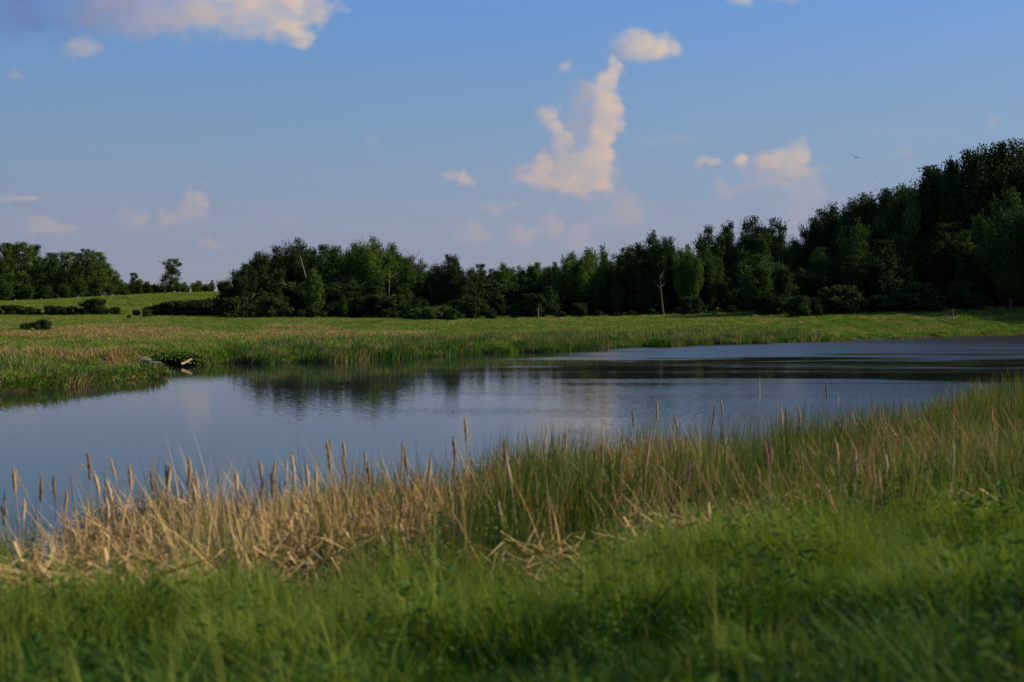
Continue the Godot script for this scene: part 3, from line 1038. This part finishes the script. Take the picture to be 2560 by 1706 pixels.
	# rough grass of the road bank
	var grass := [tuft(405, 26, 0.52, 0.18, 0.006, 0.8, 0.7), tuft(406, 20, 0.42, 0.18, 0.013, 0.8, 0.8), tuft(407, 8, 0.8, 0.14, 0.005, 0.5, 0.4)]
	# broad leaved weeds among the grass
	rng.seed = 408
	s = Shape.new()
	for i in 4:
		var top := flat_dir() * rng.randf_range(0.05, 0.22) + Vector3(0, rng.randf_range(0.25, 0.6), 0)
		for q in 14:
			var at := top * ((q + 1.0) / 14.0)
			var dd := (flat_dir() + Vector3.UP * 0.3).normalized()
			spray(s, at + dd * 0.04, (Vector3.UP + any_dir() * 0.7).normalized(), dd, rng.randf_range(0.035, 0.085), 0.22, shade_of(0.75, 1.25))
	grass.append(s.mesh())
	for kind in 4:
		var places := []
		var tints := []
		rng.seed = 80 + kind
		var want: int = [12000, 12000, 1600, 420][kind]
		while places.size() < want:
			var d := 1.8 + 16.5 * pow(rng.randf(), 0.75)
			var x := rng.randf_range(-1.0, 1.0) * (0.44 * d + 1.5)
			var n := noise_b.get_noise_2d(x * 1.3, d * 1.3 + 70.0)
			var big := noise_a.get_noise_2d(x * 7.0 + 30.0, d * 7.0)
			var edge := grass_edge(x) + n * 3.0 + big * 3.5
			if d > edge:
				continue
			if kind == 3 and d < 4.5:
				continue
			if kind == 1 and rng.randf() < smoothstep(8.0, 10.5, d + n * 2.5) * 0.8:
				continue
			if kind in [0, 2] and rng.randf() < smoothstep(9.0, 7.0, d + n * 2.5) * 0.94:
				continue
			var k := rng.randf_range(0.6, 1.15) * clampf(1.0 + 0.7 * n + 1.2 * big, 0.4, 1.6)
			var c := Vector3(0.130, 0.210, 0.030)
			if kind == 1:
				c = Vector3(0.019, 0.060, 0.009)
			elif kind == 2:
				c = Vector3(0.19, 0.19, 0.065)
			elif kind == 3:
				c = Vector3(0.045, 0.100, 0.018)
			var ripe := Vector3(0.036, 0.095, 0.014) if kind in [1, 3] else Vector3(0.20, 0.25, 0.045)
			c = c.lerp(ripe, clampf(n * 1.8 + big * 1.8, 0, 0.85)) * rng.randf_range(0.75, 1.25)
			places.append(spot(x, d, k, k))
			tints.append(Color(c.x, c.y, c.z))
		scatter(["bank_grass", "broad_grass", "seeding_grass", "bank_weeds"][kind], grass[kind], m, places, tints, ["fine yellow green grass on the road bank", "darker broad bladed grass low on the road bank", "pale seeding grass stems standing above the bank grass", "leafy dark green weeds growing through the bank grass"][kind], "weeds" if kind == 3 else "grass")

# ---------------------------------------------------------------- lodge, snags, cattails, birds

func make_lodge() -> void:
	# a low overgrown mound at the water's edge with driftwood on it
	rng.seed = 500
	var c := at_pixel(440, 912, 64.5)
	c.y = 0.0
	var s := Shape.new()
	for i in 13:
		for j in 24:
			var t := i / 12.0
			var w := TAU * j / 24
			var r := 1.0 - t
			var bump := 1.0 + 0.12 * noise_b.get_noise_3d(cos(w) * 6.0, t * 5.0, sin(w) * 6.0)
			s.v.append(Vector3(cos(w) * r * 1.75 * bump, -0.15 + 0.75 * sqrt(maxf(0.0, 1.0 - r * r)) * bump, sin(w) * r * 1.2 * bump))
			s.n.append(Vector3(cos(w) * r, 0.2 + t, sin(w) * r).normalized())
	for i in 12:
		for j in 24:
			var p := i * 24 + j
			var q := i * 24 + (j + 1) % 24
			s.ix.append_array(PackedInt32Array([p, p + 24, q, q, p + 24, q + 24]))
	var o := thing("overgrown_mound", c, "low mound covered in bright green plants at the water's edge", "mound")
	part("earth", s.mesh(true, false), mat(0.04, 0.032, 0.022, 0.95), o)
	var g := Shape.new()
	for i in 2600:
		var w := rng.randf() * TAU
		var r := sqrt(rng.randf())
		var y := 0.75 * sqrt(1.0 - r * r)
		if y < 0.30 and sin(w) > -0.2 and cos(w) < 0.45:
			continue
		var p := Vector3(cos(w) * r * 1.7, y - 0.08, sin(w) * r * 1.15)
		spray(g, p + any_dir() * 0.07, (Vector3.UP * 0.8 + any_dir()).normalized(), any_dir(), rng.randf_range(0.06, 0.15), 0.34, shade_of(0.7, 1.3))
	part("plants", g.mesh(), leaf_mat(0.085, 0.15, 0.025, Color(0.35, 0.45, 0.1)), o)
	# driftwood
	var wood := mat(0.62, 0.55, 0.45, 0.85)
	var brown := mat(0.36, 0.25, 0.14, 0.85)
	var branches := [
		[[[402, 908], [385, 906], [371, 904], [364, 901]], wood, "bleached bare branch reaching out low over the water", 62.0, 0.045],
		[[[376, 902], [362, 899], [350, 898]], wood, "shorter bleached branch lying just above the low one", 62.4, 0.035],
		[[[377, 899], [366, 895], [352, 894], [344, 895]], wood, "thin curved grey twig above the bleached branches", 62.6, 0.024],
		[[[452, 911], [463, 907], [478, 898]], brown, "short brown broken log slanting out of the mound", 62.6, 0.075],
	]
	for b: Array in branches:
		var pts := []
		var rr := []
		var k := 0
		for p: Array in b[0]:
			pts.append(at_pixel(p[0], p[1], b[3] + 0.25 * k))
			rr.append(b[4] * (1.0 - 0.18 * k))
			k += 1
		var origin: Vector3 = pts[0]
		for i in pts.size():
			pts[i] -= origin
		var bs := Shape.new()
		tube(bs, pts, rr, 6)
		if b[1] == brown:
			tube(bs, [pts[1], pts[1] + Vector3(0.25, -0.02, 0.05)], [0.04, 0.025], 5)
		var bo := piece("driftwood_branch", bs.mesh(true, false), b[1])
		bo.position = origin
		tag(bo, b[2], "branch", "driftwood by the mound")

# a bare dead tree: trunk and bare limbs between photo pixels
func snag(called: String, pts_px: Array, d: float, r0: float, m: Material, label: String, limbs: int, seed_: int) -> void:
	rng.seed = seed_
	var foot := at_pixel(pts_px[0][0], pts_px[0][1], d)
	foot.y = height(foot.x, foot.z) - 0.1
	var o := thing(called, foot, label, "dead tree")
	var pts := [Vector3.ZERO]
	for i in range(1, pts_px.size()):
		pts.append(at_pixel(pts_px[i][0], pts_px[i][1], d) - foot)
	var rr := []
	for i in pts.size():
		rr.append(r0 * (1.0 - 0.75 * i / (pts.size() - 1)))
	var s := Shape.new()
	tube(s, pts, rr, 7)
	part("trunk", s.mesh(true, false), m, o)
	for i in limbs:
		var k := rng.randi_range(pts.size() / 2, pts.size() - 1)
		var a: Vector3 = pts[k - 1].lerp(pts[k], rng.randf())
		var dd := (flat_dir() + Vector3.UP * rng.randf_range(0.2, 1.2)).normalized()
		var len := rng.randf_range(0.7, 1.9)
		var ls := Shape.new()
		tube(ls, [a, a + dd * len * 0.5 + Vector3(0, 0.1, 0), a + dd * len + Vector3(0, 0.35, 0)], [r0 * 0.35, r0 * 0.25, r0 * 0.08], 5)
		part("limb", ls.mesh(true, false), m, o)

func make_snags() -> void:
	var grey := mat(0.15, 0.125, 0.095, 0.95)
	snag("dead_tree", [[768, 800], [770, 740], [766, 700], [757, 665], [750, 640]], 186, 0.12, PALE_BARK, "white barked leaning trunk in the dark clump", 2, 1)
	snag("dead_tree", [[972, 800], [972, 740], [973, 705], [975, 675]], 183, 0.14, grey, "straight tan dead trunk with short forks in the clump", 3, 2)
	snag("dead_tree", [[1036, 790], [1036, 700], [1035, 655], [1034, 634]], 190, 0.14, grey, "bare grey treetop sticking up at the end of the clump", 9, 3)
	snag("dead_tree", [[1660, 786], [1655, 752], [1652, 715], [1649, 690]], 172, 0.13, grey, "leaning pale trunk with bare limbs at the meadow's edge", 6, 4)
	snag("dead_tree", [[1345, 788], [1346, 770], [1346, 768]], 168, 0.12, grey, "short white stump of a trunk at the foot of the wood", 0, 5)
	snag("dead_tree", [[1508, 690], [1510, 640], [1512, 605]], 186, 0.12, grey, "bare twiggy treetop above the wood", 10, 6)
	var p := at_pixel(2382, 822, 139)
	p.y = height(p.x, p.z) - 0.1
	var s := Shape.new()
	tube(s, [Vector3.ZERO, Vector3(0.03, 0.7, 0), Vector3(-0.02, 1.35, 0.02)], [0.07, 0.06, 0.05], 7)
	var o := piece("weathered_post", s.mesh(true, false), grey)
	o.position = p
	tag(o, "short pale weathered post standing on the far shore", "post")

func make_cattails() -> void:
	var straw := mat(0.34, 0.25, 0.14, 0.85)
	var heads := [mat(0.32, 0.21, 0.11, 0.95), mat(0.19, 0.115, 0.065, 0.95), mat(0.40, 0.31, 0.20, 0.95)]
	var dead := leaf_mat(0.33, 0.25, 0.14, Color(0.22, 0.19, 0.12), false, 0.8)
	var kinds := []
	for k in 7:
		rng.seed = 600 + k
		var bend := Vector3(rng.randf_range(-0.22, 0.05), 0, rng.randf_range(-0.08, 0.08))
		var st := Shape.new()
		var pts := []
		for i in 5:
			var t := i / 4.0
			pts.append(Vector3(0, t, 0) + bend * t * t)
		tube(st, pts, [0.0065, 0.006, 0.005, 0.004, 0.0022], 5)
		var hd := Shape.new()
		var a: Vector3 = pts[3].lerp(pts[4], 0.02 + 0.03 * k)
		var b: Vector3 = pts[3].lerp(pts[4], 0.86 + 0.015 * k)
		var hp := []
		var hr := []
		for i in 7:
			var t := i / 6.0
			hp.append(a.lerp(b, t) + Vector3(sin(t * 5.0 + k), 0, cos(t * 4.0 + k)) * 0.004)
			hr.append((0.011 + 0.0011 * k) * sqrt(sin(clampf(0.06 + t * 0.9, 0, 1) * PI)) * (1.0 + 0.34 * sin(i * (1.7 + 0.3 * k) + k)))
		tube(hd, hp, hr, 8)
		var lf := []
		for i in 3:
			var ls := Shape.new()
			blade(ls, Vector3(0, 0.02, 0), (flat_dir() * 0.3 + Vector3(-0.1, 0, 0)) * rng.randf_range(0.5, 1.3), rng.randf_range(0.5, 0.85), 0.014, rng.randf_range(0.2, 0.8), Color.WHITE, 4)
			lf.append(ls.mesh(false, false))
		kinds.append([st.mesh(true, false), hd.mesh(true, false), lf])
	rng.seed = 640
	var spots := []
	# the ones the photograph shows singly: photo x, y of the tip
	for p: Array in [[55, 1158], [108, 1180], [144, 1172], [230, 1118], [285, 1160], [318, 1130], [340, 1152], [386, 1145], [412, 1158], [427, 1146], [451, 1148], [475, 1146], [498, 1130], [510, 1155], [458, 1206], [585, 1165], [663, 1140], [710, 1130], [733, 1118], [752, 1124], [822, 1085], [850, 1085], [868, 1090], [890, 1128], [934, 1112], [930, 1148], [998, 1080], [1030, 1098], [1143, 1082], [1175, 1036], [1250, 1090], [1350, 1068], [1410, 1065], [1590, 1020], [1640, 995], [1713, 1030], [1768, 1008], [1895, 932], [1937, 980], [2072, 955], [2095, 975], [2020, 1000], [2195, 992], [2330, 1010], [2470, 1010], [2405, 1005], [2515, 930], [2535, 935], [2440, 940], [1830, 985], [160, 1215], [22, 1255], [275, 1235], [640, 1180], [520, 1190], [60, 1240], [780, 1150], [1060, 1130], [1255, 1240], [700, 1175]]:
		spots.append([p[0], p[1], 0])
	for i in 45:
		var u := rng.randf_range(-60, 2640)
		var v := table([[-60, 1190.0], [300, 1180.0], [800, 1140.0], [1200, 1100.0], [1700, 1040.0], [2100, 1000.0], [2640, 960.0]], u) + rng.randf_range(-10, 190)
		spots.append([u, v, 1])
	for q: Array in spots:
		var x_ray: float = (q[0] - 1280.0) / FPX
		# stand it where it comes out between 1.15 and 1.75 m tall, near the water's edge
		var d := 12.0
		var want := rng.randf_range(1.2, 1.65)
		for it in 60:
			var t := at_pixel(q[0], q[1], d)
			if t.y - maxf(height(t.x, t.z), -0.15) < want:
				break
			d += 0.25
		d = clampf(d, 10.2, near_edge(x_ray * d) + 1.2)
		var tip := at_pixel(q[0], q[1], d)
		var kd: Array = kinds[rng.randi() % kinds.size()]
		var g := maxf(height(tip.x, tip.z), -0.3)
		var h := tip.y - g
		if h < 0.7 or h > 2.3:
			continue
		var hk := rng.randi() % 3
		var wet := height(tip.x, tip.z) < 0.0
		var o := thing("cattail", Vector3(tip.x, g - 0.02, tip.z), (["tan fluffy", "dark brown", "pale frayed"][hk] as String) + (" cattail head on a dry stalk standing in the water" if wet else " cattail head on a dry stalk among the bank reeds"), "cattail", "cattails along the near bank")
		o.rotation = Vector3(rng.randf_range(-0.06, 0.06), rng.randf_range(-0.8, 0.8), rng.randfn(0.0, 0.05))
		o.scale = Vector3(1.0, h, 1.0)
		part("stalk", kd[0], straw, o)
		if rng.randf() < 0.88 or q[2] == 0:
			part("seed_head", kd[1], heads[hk], o)
		else:
			o.set_meta("label", "bare dry stalk that has lost its cattail head")
		for l: Mesh in kd[2]:
			part("leaf", l, dead, o)
	# broken stalks that lean across the others
	rng.seed = 700
	for i in 34:
		var d := rng.randf_range(10.8, 15.5)
		var x := rng.randf_range(-0.42, 0.42) * d
		var len := rng.randf_range(0.9, 1.6)
		var lean := Vector3(rng.randf_range(-0.9, -0.35) if rng.randf() < 0.8 else rng.randf_range(0.2, 0.6), 1.0, rng.randf_range(-0.2, 0.2)).normalized()
		var s := Shape.new()
		tube(s, [Vector3.ZERO, lean * len * 0.5 + Vector3(0, 0.03, 0), lean * len], [0.006, 0.005, 0.0035], 5)
		var broken := rng.randf() < 0.5
		if broken:
			tube(s, [lean * len, lean * len + Vector3(rng.randf_range(-0.3, 0.3), -0.22, rng.randf_range(-0.1, 0.1))], [0.005, 0.003], 5)
		var o := piece("leaning_reed_stalk", s.mesh(true, false), straw)
		o.position = on_ground(x, -d)
		tag(o, "dry reed stalk leaning over with its tip snapped down" if broken else "straight dry reed stalk leaning over the bank grass", "reed stalk", "leaning dry stalks on the near bank")

func make_birds() -> void:
	var dark := mat(0.03, 0.03, 0.035, 0.8)
	for b: Array in [[2141, 394, 70.0, 0.66, "dark bird gliding on spread wings above the high wood"], [2190, 443, 150.0, 0.55, "tiny distant bird flying lower above the wood"]]:
		var at := at_pixel(b[0], b[1], b[2])
		var o := thing("flying_bird", at, b[4], "bird")
		var half: float = b[3] * 0.5
		var s := Shape.new()
		var pts := []
		var rr := []
		for i in 9:
			var t := i / 8.0
			pts.append(Vector3(lerpf(-0.5, 0.55, t) * half, 0.02 * half * sin(t * 3.0), 0))
			rr.append(half * [0.015, 0.05, 0.09, 0.12, 0.125, 0.10, 0.085, 0.07, 0.015][i])
		tube(s, pts, rr, 8)
		part("body", s.mesh(true, false), dark, o)
		for side in [-1.0, 1.0]:
			var w := Shape.new()
			for i in 5:
				var t := i / 4.0
				var z: float = side * (0.05 + t * 0.95) * half
				var y := half * (0.06 + 0.14 * sin(t * 2.2))
				var c := half * lerpf(0.30, 0.05, t * t)
				var x0 := half * (0.16 - 0.30 * t * t)
				w.v.append(Vector3(x0, y, z))
				w.v.append(Vector3(x0 - c, y - 0.01 * half, z))
				w.v.append(Vector3(x0 - c * 0.4, y + 0.035 * half * (1.0 - t), z))
			for i in 4:
				var k := i * 3
				for pr: Array in [[0, 2], [2, 1], [1, 0]]:
					var p: int = k + pr[0]
					var q: int = k + pr[1]
					w.ix.append_array(PackedInt32Array([p, q, p + 3, q, q + 3, p + 3]))
			part("wing", w.mesh(), dark, o)
		var tl := Shape.new()
		for p: Vector3 in [Vector3(-0.42, 0.0, -0.04), Vector3(-0.42, 0.0, 0.04), Vector3(-0.85, 0.0, 0.12), Vector3(-0.72, 0.0, 0.0), Vector3(-0.85, 0.0, -0.12), Vector3(-0.5, 0.03, 0.0)]:
			tl.v.append(p * half)
		tl.ix = PackedInt32Array([0, 1, 3, 1, 2, 3, 0, 3, 4, 0, 5, 1, 1, 5, 3, 0, 3, 5])
		part("tail", tl.mesh(), dark, o)
		o.rotation = Vector3(0.30, 1.25, 0.25)
